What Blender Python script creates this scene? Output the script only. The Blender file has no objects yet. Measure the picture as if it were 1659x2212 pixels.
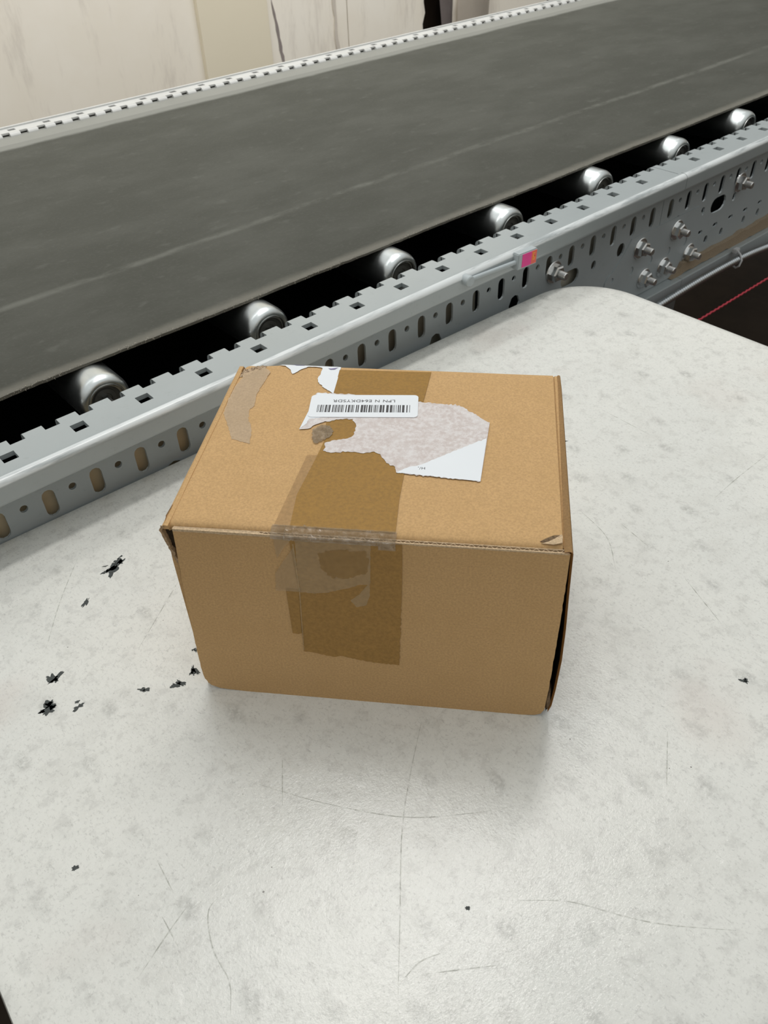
import bpy, bmesh, math, random
from mathutils import Vector, Matrix, noise
from mathutils.geometry import tessellate_polygon
random.seed(7)
C = bpy.context.scene.collection
sc = bpy.context.scene
R = math.radians

# ---------------- camera ----------------
cd = bpy.data.cameras.new('camera'); cam = bpy.data.objects.new('camera', cd); C.objects.link(cam)
cam.location = (-0.13013, -0.36170, 0.47468)
cam.rotation_euler = (R(48.8556), R(1.8104), R(-41.5476))
cd.sensor_fit = 'HORIZONTAL'; cd.sensor_width = 36; cd.lens = 38.243
cd.clip_start = .02; cd.clip_end = 50
cd.dof.use_dof = True; cd.dof.focus_distance = .60; cd.dof.aperture_fstop = 30
sc.camera = cam

# ---------------- light ----------------
w = bpy.data.worlds.new('world'); sc.world = w; w.use_nodes = True
# a bright ceiling over dimmer, warmer walls
wn = w.node_tree; bgn = wn.nodes['Background']; bgn.inputs[1].default_value = 1.0
tc_ = wn.nodes.new('ShaderNodeTexCoord'); sx_ = wn.nodes.new('ShaderNodeSeparateXYZ'); rm_ = wn.nodes.new('ShaderNodeValToRGB')
wn.links.new(tc_.outputs['Generated'], sx_.inputs[0]); wn.links.new(sx_.outputs['Z'], rm_.inputs[0]); wn.links.new(rm_.outputs[0], bgn.inputs[0])
rm_.color_ramp.elements[0].position = .0; rm_.color_ramp.elements[0].color = (.14, .108, .072, 1)
rm_.color_ramp.elements[1].position = .75; rm_.color_ramp.elements[1].color = (.75, .765, .75, 1)

def area(name, loc, aim, sx, sy, power, col=(1, 1, 1)):
    l = bpy.data.lights.new(name, 'AREA'); l.shape = 'RECTANGLE'; l.size = sx; l.size_y = sy
    l.energy = power; l.color = col
    o = bpy.data.objects.new(name, l); C.objects.link(o); o.location = loc
    o.rotation_euler = (Vector(aim) - Vector(loc)).to_track_quat('-Z', 'Y').to_euler()
    return o
area('ceiling_or_fill_lamp', (.68, .42, 1.95), (.68, .42, 0), 1.2, .16, 13, (1, .975, .94))
area('ceiling_or_fill_lamp', (1.15, 1.45, 2.1), (1.15, 1.45, 0), 1.2, .14, 8, (1, .98, .95))
area('ceiling_or_fill_lamp', (-.1, 1.0, 1.3), (.2, 1.9, .70), 1.4, .4, 10.5, (1, .98, .95))  # unseen fill lamp added to brighten the back wall
area('ceiling_or_fill_lamp', (1.9, 1.0, 1.3), (1.9, 1.9, .70), 1.4, .4, 12.5, (1, .98, .95))  # second added fill, aimed at the wall's right part
sc.view_settings.view_transform = 'Standard'; sc.view_settings.look = 'None'
sc.view_settings.gamma = 1; sc.view_settings.use_curve_mapping = False
sc.view_settings.exposure = 0.0

# ---------------- material helpers ----------------
class NT:
    def __init__(s, name):
        s.m = bpy.data.materials.new(name); s.m.use_nodes = True
        s.t = s.m.node_tree; s.b = s.t.nodes['Principled BSDF']
        s.co = s.t.nodes.new('ShaderNodeTexCoord').outputs['Object']
    def n(s, typ, **kw):
        o = s.t.nodes.new('ShaderNode' + typ)
        for k, v in kw.items():
            if k.startswith('i_'):
                o.inputs[k[2:].replace('_', ' ')].default_value = v
            else: setattr(o, k, v)
        return o
    def l(s, a, b): s.t.links.new(a, b)
    def val(s, x, sock):
        if isinstance(x, (int, float)): sock.default_value = x
        else: s.l(x, sock)
    def math(s, op, a, b=0, c=0, clamp=False):
        o = s.n('Math', operation=op, use_clamp=clamp)
        for x, k in ((a, 0), (b, 1), (c, 2)): s.val(x, o.inputs[k])
        return o.outputs[0]
    def mapping(s, scale=(1, 1, 1), loc=(0, 0, 0), rot=(0, 0, 0)):
        o = s.n('Mapping'); s.l(s.co, o.inputs[0])
        o.inputs['Scale'].default_value = scale; o.inputs['Location'].default_value = loc; o.inputs['Rotation'].default_value = rot
        return o.outputs[0]
    def noise(s, scale, detail=4, rough=.6, vec=None, dist=0):
        o = s.n('TexNoise'); s.l(vec or s.co, o.inputs['Vector'])
        o.inputs['Scale'].default_value = scale; o.inputs['Detail'].default_value = detail
        o.inputs['Roughness'].default_value = rough; o.inputs['Distortion'].default_value = dist
        return o.outputs['Fac']
    def ramp(s, fac, stops):
        o = s.n('ValToRGB'); s.l(fac, o.inputs[0]); e = o.color_ramp.elements
        while len(e) < len(stops): e.new(.5)
        for i, (p, c) in enumerate(stops):
            e[i].position = p; e[i].color = (*c, 1) if isinstance(c, tuple) else (c, c, c, 1)
        return o.outputs[0]
    def step(s, x, a, b):
        o = s.n('MapRange', interpolation_type='SMOOTHSTEP'); s.val(x, o.inputs[0])
        o.inputs[1].default_value = a; o.inputs[2].default_value = b
        return o.outputs[0]
    def mix(s, f, a, b, mode='MIX'):
        o = s.n('MixRGB', blend_type=mode); s.val(f, o.inputs[0])
        for x, k in ((a, 1), (b, 2)):
            if isinstance(x, tuple): o.inputs[k].default_value = (*x, 1)
            else: s.l(x, o.inputs[k])
        return o.outputs[0]
    def xyz(s, vec=None):
        o = s.n('SeparateXYZ'); s.l(vec or s.co, o.inputs[0]); return o.outputs
    def bump(s, h, strength, dist=.001, prev=None):
        o = s.n('Bump'); s.l(h, o.inputs['Height']); o.inputs['Strength'].default_value = strength
        o.inputs['Distance'].default_value = dist
        if prev: s.l(prev, o.inputs['Normal'])
        return o.outputs[0]
    def out(s, col=None, rough=.5, metal=0, normal=None, spec=.5, alpha=None):
        if isinstance(col, tuple): s.b.inputs['Base Color'].default_value = (*col, 1)
        elif col: s.l(col, s.b.inputs['Base Color'])
        s.val(rough, s.b.inputs['Roughness']); s.val(metal, s.b.inputs['Metallic'])
        s.b.inputs['Specular IOR Level'].default_value = spec
        if normal: s.l(normal, s.b.inputs['Normal'])
        if alpha is not None: s.val(alpha, s.b.inputs['Alpha'])
        return s.m

def simple(name, col, rough=.5, metal=0, ns=60, amt=.12, spec=.5, bump=0):
    t = NT(name); f = t.noise(ns, 5)
    c = t.mix(f, tuple(x * (1 - amt) for x in col), tuple(min(1, x * (1 + amt)) for x in col))
    nm = t.bump(f, bump) if bump else None
    return t.out(c, rough, metal, nm, spec)

def cardboard(name, base, gloss=.85, dark=.86, spec=.25, fiber=1):
    t = NT(name)
    f1 = t.noise(700, 3, .7); f2 = t.noise(38, 4, .6)
    f3 = t.noise(1, 4, .6, t.mapping((260, 60, 60)))
    c = t.mix(t.step(f1, .3, .7), tuple(x * dark for x in base), tuple(min(1, x * 1.08) for x in base))
    c = t.mix(t.math('MULTIPLY', t.step(f2, .35, .75), .22), c, (base[0] * .82, base[1] * .80, base[2] * .72))
    c = t.mix(t.math('MULTIPLY', t.step(f3, .5, .8), .12 * fiber), c, tuple(min(1, x * 1.25) for x in base))
    vo = t.n('TexVoronoi'); t.l(t.co, vo.inputs['Vector']); vo.inputs['Scale'].default_value = 170
    fl = t.math('LESS_THAN', vo.outputs['Distance'], .055)
    c = t.mix(t.math('MULTIPLY', fl, .45), c, tuple(x * .45 for x in base))
    return t.out(c, gloss, 0, t.bump(f1, .06, .0006), spec)

M = {}
KRAFT = (.555, .355, .168)
M['kraft'] = cardboard('kraft', KRAFT)
M['kraft_edge'] = cardboard('kraft_edge', (.60, .45, .29), .95, .7)
M['kraft_inner'] = cardboard('kraft_inner', (.20, .135, .08), .95, .5)
M['residue'] = cardboard('tape_residue_paper', (.60, .455, .30), .5, .88); M['residue'].node_tree.nodes['Principled BSDF'].inputs['Alpha'].default_value = .62
M['gap'] = cardboard('gap_shade', (.05, .034, .02), .95, .5)  # near-black colour stands in for shade inside the box's open gaps
M['brown_tape'] = None

def tape_mat(name, base, rough, alpha=None, wr=.25):
    t = NT(name)
    f1 = t.noise(420, 4, .7); f2 = t.noise(70, 5, .65, dist=1.2)
    c = t.mix(t.step(f1, .3, .7), tuple(x * .86 for x in base), tuple(x * 1.12 for x in base))
    c = t.mix(t.math('MULTIPLY', t.step(f2, .5, .72), .25), c, tuple(min(1, x * 1.3) for x in base))
    return t.out(c, rough, 0, t.bump(f2, wr, .0006, t.bump(f1, .08, .0004)), .3, alpha)
M['brown_tape'] = tape_mat('brown_tape', (.285, .150, .020), .45)
M['front_tape'] = tape_mat('front_tape', (.325, .180, .045), .5, None, .08)
M['wide_tape'] = tape_mat('wide_tape', (.50, .31, .13), .4, .55)
M['clear_film'] = tape_mat('clear_film', (.60, .44, .25), .4, .30, .15)
M['clear_film_haze'] = tape_mat('clear_film_haze', (.44, .27, .10), .55, .45, .6)

# crinkled tape over the edge
t = NT('crinkled_tape'); f = t.noise(120, 5, .7, dist=2)
bn = t.bump(f, 1.0, .006); M['crinkle'] = t.out(t.mix(f, (.48, .31, .13), (.72, .54, .32)), .3, 0, bn, .5)
gl = t.n('BsdfGlossy'); gl.inputs['Roughness'].default_value = .10; t.l(bn, gl.inputs['Normal'])
tr = t.n('BsdfTransparent'); m1 = t.n('MixShader'); m2 = t.n('MixShader'); mo = t.t.nodes['Material Output']
m1.inputs[0].default_value = .35; t.l(tr.outputs[0], m1.inputs[1]); t.l(t.b.outputs[0], m1.inputs[2])
m2.inputs[0].default_value = .17
t.l(m1.outputs[0], m2.inputs[1]); t.l(gl.outputs[0], m2.inputs[2]); t.l(m2.outputs[0], mo.inputs['Surface'])
t = NT('glue'); f = t.noise(140, 4, .6, dist=2)
M['glue'] = M['crinkle']

# torn white paper
t = NT('torn_paper'); f = t.noise(260, 5, .75); f2 = t.noise(60, 4, .6)
c = t.mix(t.step(f, .38, .66), (.57, .51, .49), (.70, .67, .665))
c = t.mix(t.math('MULTIPLY', t.step(f2, .45, .65), .35), c, (.72, .71, .71))
M['torn'] = t.out(c, .9, 0, t.bump(f, .25, .0008), .2)
M['label_white'] = simple('label_white', (.74, .78, .82), .45, 0, 30, .02)
M['ink'] = simple('ink', (.03, .03, .035), .5, 0, 30, .1)
M['pen'] = simple('purple_ink', (.16, .13, .30), .6, 0, 30, .1)

# table plastic
t = NT('table_plastic')
x = t.xyz()
big = t.noise(3.2, 4, .55); mid = t.noise(22, 5, .65); fine = t.noise(420, 3, .7); mott = t.noise(95, 5, .7)
c = t.mix(t.step(big, .35, .7), (.76, .765, .725), (.70, .71, .68))
c = t.mix(t.math('MULTIPLY', t.step(mid, .48, .70), .42), c, (.61, .61, .575))
c = t.mix(t.math('MULTIPLY', t.step(mott, .50, .64), .42), c, (.53, .53, .505))
c = t.mix(t.math('MULTIPLY', t.step(fine, .55, .68), .35), c, (.40, .40, .385))
ff = t.noise(1, 4, .75, t.mapping((520, 190, 100), rot=(0, 0, .6)))
c = t.mix(t.math('MULTIPLY', t.step(ff, .56, .66), .35), c, (.37, .37, .355))
c = t.mix(t.math('MULTIPLY', t.step(t.noise(300, 4, .7), .56, .66), .35), c, (.80, .805, .77))
pk = t.noise(7, 3, .5, t.mapping(loc=(3.1, 1.7, 0)))
c = t.mix(t.math('MULTIPLY', t.step(pk, .58, .72), .22), c, (.60, .50, .45))
# the lattice of moulded dimples, each with a dirty smear
def lat(ou, ov):
    du = t.math('SUBTRACT', t.math('FRACT', t.math('ADD', t.math('DIVIDE', t.math('SUBTRACT', x[0], ou), .0630), .5)), .5)
    dv = t.math('SUBTRACT', t.math('FRACT', t.math('ADD', t.math('DIVIDE', t.math('SUBTRACT', x[1], ov), .0632), .5)), .5)
    a = t.math('ADD', du, dv); b = t.math('SUBTRACT', du, dv)
    wob = t.math('MULTIPLY', t.math('SUBTRACT', t.noise(60, 3, .6), .5), .16)
    d = t.math('SQRT', t.math('ADD', t.math('POWER', t.math('MULTIPLY', dv, 1.0), 2), t.math('POWER', t.math('MULTIPLY', du, 1.55), 2)))
    return t.math('SUBTRACT', 1, t.step(t.math('ADD', d, wob), .05, .19))
L1 = lat(.602, .0625); L2 = lat(.5705, .0310)
lt = t.math('MAXIMUM', L1, L2)
sel = t.step(t.noise(14, 2, .5), .38, .62)
grain = t.step(t.noise(240, 4, .7), .3, .65)
c = t.mix(t.math('MULTIPLY', t.math('MULTIPLY', lt, sel), t.math('MULTIPLY', grain, .42)), c, (.25, .25, .235))
# dark specks
vo = t.n('TexVoronoi'); t.l(t.co, vo.inputs['Vector']); vo.inputs['Scale'].default_value = 75
vx = t.n('SeparateColor'); t.l(vo.outputs['Color'], vx.inputs[0])
sp = t.math('MULTIPLY', t.math('LESS_THAN', vo.outputs['Distance'], t.math('MULTIPLY', vx.outputs[1], .05)), t.math('GREATER_THAN', vx.outputs[0], .72))
c = t.mix(t.math('MULTIPLY', sp, .8), c, (.08, .07, .06))
hb = t.noise(560, 3, .75)
nb = t.bump(hb, .18, .0011, t.bump(mid, .16, .004, t.bump(lt, .2, .0008)))
M['table'] = t.out(c, .17, 0, nb, .5)
M['scuff'] = simple('scuff', (.05, .058, .056), .7, 0, 500, .8)
t = NT('scratch'); f = t.noise(160, 3)
M['scratch'] = t.out((.33, .34, .29), .7, 0, None, .3, t.math('MULTIPLY', t.step(f, .3, .7), .42))

# steel and paint
def painted(name, base, rough=.38, dust=.25):
    t = NT(name); f = t.noise(9, 5, .65); f2 = t.noise(130, 4, .7)
    c = t.mix(t.math('MULTIPLY', t.step(f, .45, .7), dust), base, tuple(x * .74 for x in base))
    c = t.mix(t.math('MULTIPLY', t.step(f2, .6, .72), .25), c, tuple(x * .6 for x in base))
    return t.out(c, rough, 0, t.bump(f2, .05, .0005), .5)
def rail_paint():
    t = NT('rail_paint'); x = t.xyz(); f = t.noise(9, 5, .65); f2 = t.noise(130, 4, .7); f3 = t.noise(1, 4, .7, t.mapping((12, 90, 90)))
    base = (.345, .385, .395)
    c = t.mix(t.math('MULTIPLY', t.step(f, .45, .7), .2), base, tuple(k * .78 for k in base))
    c = t.mix(t.math('MULTIPLY', t.step(f2, .6, .72), .22), c, tuple(k * .6 for k in base))
    # lighter colour along the outer bend
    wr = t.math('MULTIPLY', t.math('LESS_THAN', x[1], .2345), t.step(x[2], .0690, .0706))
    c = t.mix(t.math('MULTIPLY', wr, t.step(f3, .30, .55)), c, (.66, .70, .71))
    return t.out(c, .28, 0, t.bump(f2, .05, .0005), .8)
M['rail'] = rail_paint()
M['web'] = painted('web_paint', (.37, .415, .435), .42)
M['far_rail'] = painted('far_rail_paint', (.52, .53, .52), .5)
M['guard'] = painted('guard_paint', (.23, .235, .215), .7)
M['zinc'] = simple('zinc_steel', (.48, .51, .53), .28, 1, 40, .15, .5, .03)
M['bolt'] = simple('bolt_steel', (.80, .83, .83), .25, 1, 200, .25, .5, .1)
t = NT('roller_steel'); x = t.xyz(); f = t.noise(1, 5, .6, t.mapping((70, 9, 70))); f2 = t.noise(26, 4, .6)
c = t.mix(f, (.50, .54, .55), (.76, .80, .80)); c = t.mix(t.math('MULTIPLY', t.step(f2, .5, .7), .3), c, (.40, .40, .36))
M['roller'] = t.out(c, t.math('ADD', .22, t.math('MULTIPLY', f2, .2)), 1, t.bump(f, .05, .0004))
M['roller_rim'] = simple('roller_rim_steel', (.55, .56, .55), .3, 1, 60, .3)
M['bearing'] = simple('bearing_seal', (.10, .10, .09), .5, .3, 90, .4)
M['void'] = simple('void_shade', (.010, .012, .012), .9, 0, 20, .3, .1)  # shade under the belt put into the colour
M['backing'] = simple('dusty_backing', (.42, .40, .33), .9, 0, 25, .35, .2)
M['tan_backing'] = simple('tan_backing', (.66, .55, .37), .9, 0, 25, .3, .2)
M['tag_grey'] = simple('tag_grey_plastic', (.40, .45, .47), .4, 0, 80, .06)
M['pink'] = simple('pink_label', (.80, .055, .30), .5, 0, 100, .08)
M['orange'] = simple('orange_label', (.86, .16, .11), .5, 0, 100, .08)
M['orange_print'] = simple('orange_print', (.92, .38, .06), .5, 0, 100, .08)
M['red'] = simple('red_cord', (.40, .03, .05), .5, 0, 300, .35)
M['clear_plastic'] = simple('nylon_tie', (.55, .56, .57), .3, 0, 90, .1)
M['table_leg'] = simple('leg_grey_steel', (.25, .26, .27), .4, .6, 50, .1)
M['scrap'] = cardboard('dusty_strip', (.35, .28, .20), .95, .7)

# belt
t = NT('belt_rubber'); x = t.xyz()
a = t.noise(1, 5, .65, t.mapping((6, 11, 5))); b = t.noise(240, 3, .7); d = t.noise(1, 4, .6, t.mapping((28, 44, 26)))
c = t.mix(t.step(a, .35, .7), (.058, .060, .050), (.076, .078, .067))
c = t.mix(t.math('MULTIPLY', t.step(d, .58, .76), .38), c, (.12, .124, .11))
c = t.mix(t.math('MULTIPLY', t.step(b, .5, .72), .25), c, (.11, .112, .10))
def band(v0, wd, soft=.006):
    return t.math('SUBTRACT', 1, t.step(t.math('ABSOLUTE', t.math('SUBTRACT', x[1], v0)), wd, wd + soft))
nz = t.noise(1, 4, .7, t.mapping((18, 40, 10)))
wv = t.math('ADD', x[1], t.math('MULTIPLY', t.math('SUBTRACT', t.noise(5, 3), .5), .012))
seam = t.math('SUBTRACT', 1, t.step(t.math('ABSOLUTE', t.math('SUBTRACT', wv, .512)), .001, .010))
c = t.mix(t.math('MULTIPLY', seam, t.math('MULTIPLY', t.step(nz, .3, .65), .6)), c, (.155, .158, .14))
e1 = t.math('SUBTRACT', 1, t.step(t.math('ADD', x[1], t.math('MULTIPLY', nz, .012)), .352, .368))
c = t.mix(t.math('MULTIPLY', e1, .75), c, (.19, .182, .155))
e2 = t.step(t.math('ADD', x[1], t.math('MULTIPLY', nz, .012)), 1.038, 1.052)
c = t.mix(t.math('MULTIPLY', e2, .8), c, (.24, .245, .225))
M['belt'] = t.out(c, .8, 0, t.bump(b, .25, .0008), .25)
M['fray'] = simple('belt_fray', (.36, .335, .28), .95, 0, 400, .4, .1)

# wall, floor
t = NT('cream_plaster'); a = t.noise(3, 5, .6); b = t.noise(1, 5, .7, t.mapping((16, 16, 3.5))); d = t.noise(200, 3)
c = t.mix(t.step(a, .35, .7), (.84, .79, .69), (.88, .84, .755))
c = t.mix(t.math('MULTIPLY', t.step(b, .52, .72), .45), c, (.56, .51, .45))
M['wall'] = t.out(c, .85, 0, t.bump(d, .1), .2)
t = NT('beige_paint'); a = t.noise(4, 4, .6)
M['pillar'] = t.out(t.mix(a, (.74, .68, .53), (.79, .73, .59)), .8, 0, None, .2)
M['dark_gap'] = simple('dark_gap', (.02, .014, .01), .9, 0, 12, .5, .1)
M['sheet'] = simple('grimy_sheet', (.27, .235, .225), .6, 0, 14, .3)
M['sheet_light'] = simple('pale_sheet', (.62, .57, .50), .5, 0, 14, .15)
M['wood_dark'] = simple('dark_wood', (.10, .065, .045), .7, 0, 25, .6)
t = NT('floor_dark'); a = t.noise(4, 5, .6); b = t.noise(60, 4, .7)
c = t.mix(t.step(a, .3, .7), (.030, .022, .016), (.050, .036, .026)); c = t.mix(t.math('MULTIPLY', t.step(b, .55, .7), .3), c, (.07, .055, .04))
M['floor'] = t.out(c, .7, 0, t.bump(b, .2), .3)

# ---------------- object helpers ----------------
def link(name, me, mats, parent=None, smooth=False):
    o = bpy.data.objects.new(name, me); C.objects.link(o)
    for m in (mats if isinstance(mats, (list, tuple)) else [mats]): me.materials.append(m)
    if parent: o.parent = parent
    if smooth:
        for p in me.polygons: p.use_smooth = True
    return o
def from_bm(name, bm, mats, parent=None, smooth=False, sharp=None):
    bmesh.ops.recalc_face_normals(bm, faces=bm.faces)
    me = bpy.data.meshes.new(name); bm.to_mesh(me); bm.free()
    o = link(name, me, mats, parent, smooth)
    if sharp: me.set_sharp_from_angle(angle=R(sharp))
    return o
def prism_bm(outer, holes, a0, a1, fmap, bm=None, mat=0):
    """polygon with holes in (p, q), extruded from a0 to a1; fmap(p, q, a) -> xyz"""
    bm = bm or bmesh.new()
    loops = [outer] + list(holes)
    tri = tessellate_polygon([[Vector((p, q, 0)) for p, q in lp] for lp in loops])
    flat = [pq for lp in loops for pq in lp]
    A = [bm.verts.new(fmap(p, q, a0)) for p, q in flat]; B = [bm.verts.new(fmap(p, q, a1)) for p, q in flat]
    fs = []
    for f in tri:
        for L_, rev in ((A, True), (B, False)):
            vs = [L_[i] for i in f]
            if rev: vs.reverse()
            try: fs.append(bm.faces.new(vs))
            except ValueError: pass
    k = 0
    for lp in loops:
        n = len(lp)
        for i in range(n):
            j = (i + 1) % n
            try: fs.append(bm.faces.new([A[k + i], A[k + j], B[k + j], B[k + i]]))
            except ValueError: pass
        k += n
    for f in fs: f.material_index = mat
    return bm
XY = lambda p, q, a: (p, q, a)
XZ = lambda p, q, a: (p, a, q)
def box_bm(x0, x1, y0, y1, z0, z1, bm=None, bev=0):
    b2 = bm or bmesh.new()
    g = bmesh.ops.create_cube(b2, size=1, matrix=Matrix.Translation(((x0 + x1) / 2, (y0 + y1) / 2, (z0 + z1) / 2)) @ Matrix.Diagonal((x1 - x0, y1 - y0, z1 - z0, 1)))
    if bev:
        es = list({e for v in g['verts'] for e in v.link_edges})
        bmesh.ops.bevel(b2, geom=es, offset=bev, segments=2, affect='EDGES')
    return b2
def sweep_u(prof, u0, u1, fmap, th, bm=None, closed=False):
    """open profile [(a,b)] given a thickness, extruded along u"""
    bm = bm or bmesh.new(); n = len(prof)
    inner = []
    for i in range(n):
        a = Vector(prof[max(i - 1, 0)]); b = Vector(prof[min(i + 1, n - 1)])
        d = (b - a).normalized(); inner.append((prof[i][0] - d.y * th, prof[i][1] + d.x * th))
    loop = list(prof) + inner[::-1]
    A = [bm.verts.new(fmap(u0, p, q)) for p, q in loop]; B = [bm.verts.new(fmap(u1, p, q)) for p, q in loop]
    m = len(loop)
    for i in range(m):
        j = (i + 1) % m; bm.faces.new([A[i], A[j], B[j], B[i]])
    for L_ in (A, B):
        for i in range(n - 1): bm.faces.new([L_[i], L_[i + 1], L_[m - 2 - i], L_[m - 1 - i]])
    return bm
def lathe_bm(prof, n, fmap, bm=None, close=False, mat=0):
    """prof [(r, h)] about an axis; fmap(x, y, h)"""
    bm = bm or bmesh.new(); rings = []
    for r, h in prof:
        if r < 1e-6: rings.append([bm.verts.new(fmap(0, 0, h))])
        else: rings.append([bm.verts.new(fmap(r * math.cos(2 * math.pi * k / n), r * math.sin(2 * math.pi * k / n), h)) for k in range(n)])
    for a, b in zip(rings, rings[1:]):
        for k in range(n):
            k2 = (k + 1) % n
            va = [a[0]] if len(a) == 1 else [a[k], a[k2]]
            vb = [b[0]] if len(b) == 1 else [b[k2], b[k]]
            if len(va) + len(vb) >= 3:
                f = bm.faces.new(va + vb); f.material_index = mat
    return bm
def tube_bm(pts, rad, n=10, bm=None, caps=True):
    bm = bm or bmesh.new(); rings = []
    P = [Vector(p) for p in pts]
    for i, p in enumerate(P):
        d = (P[min(i + 1, len(P) - 1)] - P[max(i - 1, 0)]).normalized()
        s = d.cross(Vector((0, 0, 1)));
        if s.length < .01: s = Vector((1, 0, 0))
        s.normalize(); t_ = s.cross(d); r = rad(i) if callable(rad) else rad
        rings.append([bm.verts.new(p + s * r * math.cos(2 * math.pi * k / n) + t_ * r * math.sin(2 * math.pi * k / n)) for k in range(n)])
    for a, b in zip(rings, rings[1:]):
        for k in range(n): bm.faces.new([a[k], a[(k + 1) % n], b[(k + 1) % n], b[k]])
    if caps: bm.faces.new(rings[0]); bm.faces.new(rings[-1][::-1])
    return bm
def empty(name, loc=(0, 0, 0), rz=0):
    o = bpy.data.objects.new(name, None); C.objects.link(o); o.location = loc; o.rotation_euler = (0, 0, rz); o.empty_display_size = .05
    return o
def tag(o, label=None, cat=None, group=None, kind=None):
    if label: o['label'] = label
    if cat: o['category'] = cat
    if group: o['group'] = group
    if kind: o['kind'] = kind
    return o
def arc(cx, cy, r, a0, a1, n):
    return [(cx + r * math.cos(R(a0 + (a1 - a0) * i / n)), cy + r * math.sin(R(a0 + (a1 - a0) * i / n))) for i in range(n + 1)]
def slot(cu, cz, wd, ht, n=5, lean=0):
    r = min(wd, ht) / 2
    if ht >= wd: p = arc(cu + lean, cz + ht / 2 - r, r, 0, 180, n) + arc(cu - lean, cz - ht / 2 + r, r, 180, 360, n)
    else: p = arc(cu - wd / 2 + r, cz, r, 90, 270, n) + arc(cu + wd / 2 - r, cz, r, -90, 90, n)
    return p
def circle(cu, cz, r, n=12): return arc(cu, cz, r, 0, 360 * (n - 1) / n, n - 1)
def rough_poly(poly, step=.0016, amp=.0006, seed=0, skip=()):
    out = []
    for i in range(len(poly)):
        a = Vector(poly[i]); b = Vector(poly[(i + 1) % len(poly)])
        n = max(1, int((b - a).length / step)) if i not in skip else 1
        nrm = Vector((-(b - a).y, (b - a).x)).normalized()
        for k in range(n):
            p = a.lerp(b, k / n)
            if k: p += nrm * amp * noise.noise(Vector((p.x * 700 + seed, p.y * 700, seed * 3.1))) * 2
            out.append((p.x, p.y))
    return out

# ---------------- large structure ----------------
fl = from_bm('floor', box_bm(-3, 5, -3, 3, -.80, -.76), M['floor']); tag(fl, kind='structure')
WY = 1.90
wall = from_bm('wall_back', box_bm(-2.2, 5.0, WY + .07, WY + .14, -.76, 1.2), M['dark_gap']); tag(wall, 'cream plastered back wall behind the conveyor', kind='structure')
def panel(u0, u1, y, holes=()):
    return from_bm('panel', prism_bm([(u0, -.76), (u1, -.76), (u1, 1.2), (u0, 1.2)], holes, y, y + .03, XZ), M['wall'], wall)
panel(-2.2, 1.172, WY)
panel(1.402, 1.700, WY)
hole = rough_poly([(2.035, -.5), (2.030, .0), (2.045, .14), (2.20, .15), (2.185, .02), (2.158, -.02), (2.155, -.10), (2.16, -.5)], .03, .01, 3)
panel(1.704, 2.66, WY, [hole])
pl = from_bm('trim_1', box_bm(1.172, 1.402, WY - .012, WY + .03, -.76, 1.2, bev=.002), M['pillar']); tag(pl, 'beige painted pillar face on the back wall', kind='structure')
# crack, pipe and torn sheets
cr = from_bm('crack', prism_bm(rough_poly([(1.424, .055), (1.430, .03), (1.440, -.02), (1.450, -.12), (1.458, -.16), (1.449, -.16), (1.438, -.09), (1.430, -.01), (1.424, .03)], .012, .002, 5), [], WY - .0015, WY, XZ), M['sheet'], wall)
rd = from_bm('ridge', prism_bm(rough_poly([(1.640, .3), (1.652, .3), (1.656, -.06), (1.672, -.16), (1.660, -.16), (1.646, -.08)], .02, .003, 9), [], WY - .004, WY, XZ), M['sheet_light'], wall)
def hang(name, pts, m, depth, label, bulge=.02):
    """a hanging sheet with a curved section; pts: [(uL, uR, z)]"""
    bm = bmesh.new(); rows = []
    for uL, uR, z in pts:
        rows.append([bm.verts.new((uL + (uR - uL) * k / 6, WY - depth - bulge * math.sin(math.pi * k / 6) + .006 * math.sin(9 * z + k), z)) for k in range(7)])
    for a, b in zip(rows, rows[1:]):
        for k in range(6): bm.faces.new([a[k], a[k + 1], b[k + 1], b[k]])
    bmesh.ops.solidify(bm, geom=bm.faces[:], thickness=.003)
    return tag(from_bm(name, bm, m, None, True, 40), label, 'sheet')
hang('torn_sheet', [(2.085, 2.20, .30), (2.085, 2.17, .06), (2.09, 2.155, .0), (2.10, 2.150, -.10), (2.11, 2.145, -.4)], M['sheet'], .006, 'grimy grey-mauve sheet hanging in the broken dark gap of the back wall', .015)
hang('torn_sheet', [(2.215, 2.30, .30), (2.195, 2.29, .04), (2.172, 2.33, -.06), (2.175, 2.32, -.2), (2.18, 2.32, -.5)], M['sheet_light'], .010, 'pale curling sheet hanging just right of the dark gap in the wall', .035)
sd = from_bm('wooden_board', box_bm(2.70, 5.0, WY + .02, WY + .06, -.76, .8, bev=.004), M['wood_dark']); tag(sd, 'dark brown wooden board standing beyond the right end of the cream wall', 'board')

# ---------------- conveyor ----------------
conv = empty('belt_conveyor', (0, 0, 0)); tag(conv, 'long grey belt conveyor with perforated steel side rails and zinc rollers', 'conveyor')
U0, UJ, U1 = -1.0, .932, 3.4
HP, TP = .0633, .03165
WV = .256
id_near = lambda u, v, z: (u, v, z)
far = lambda u, v, z: (u, 1.4292 - v, z - .003)

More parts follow.
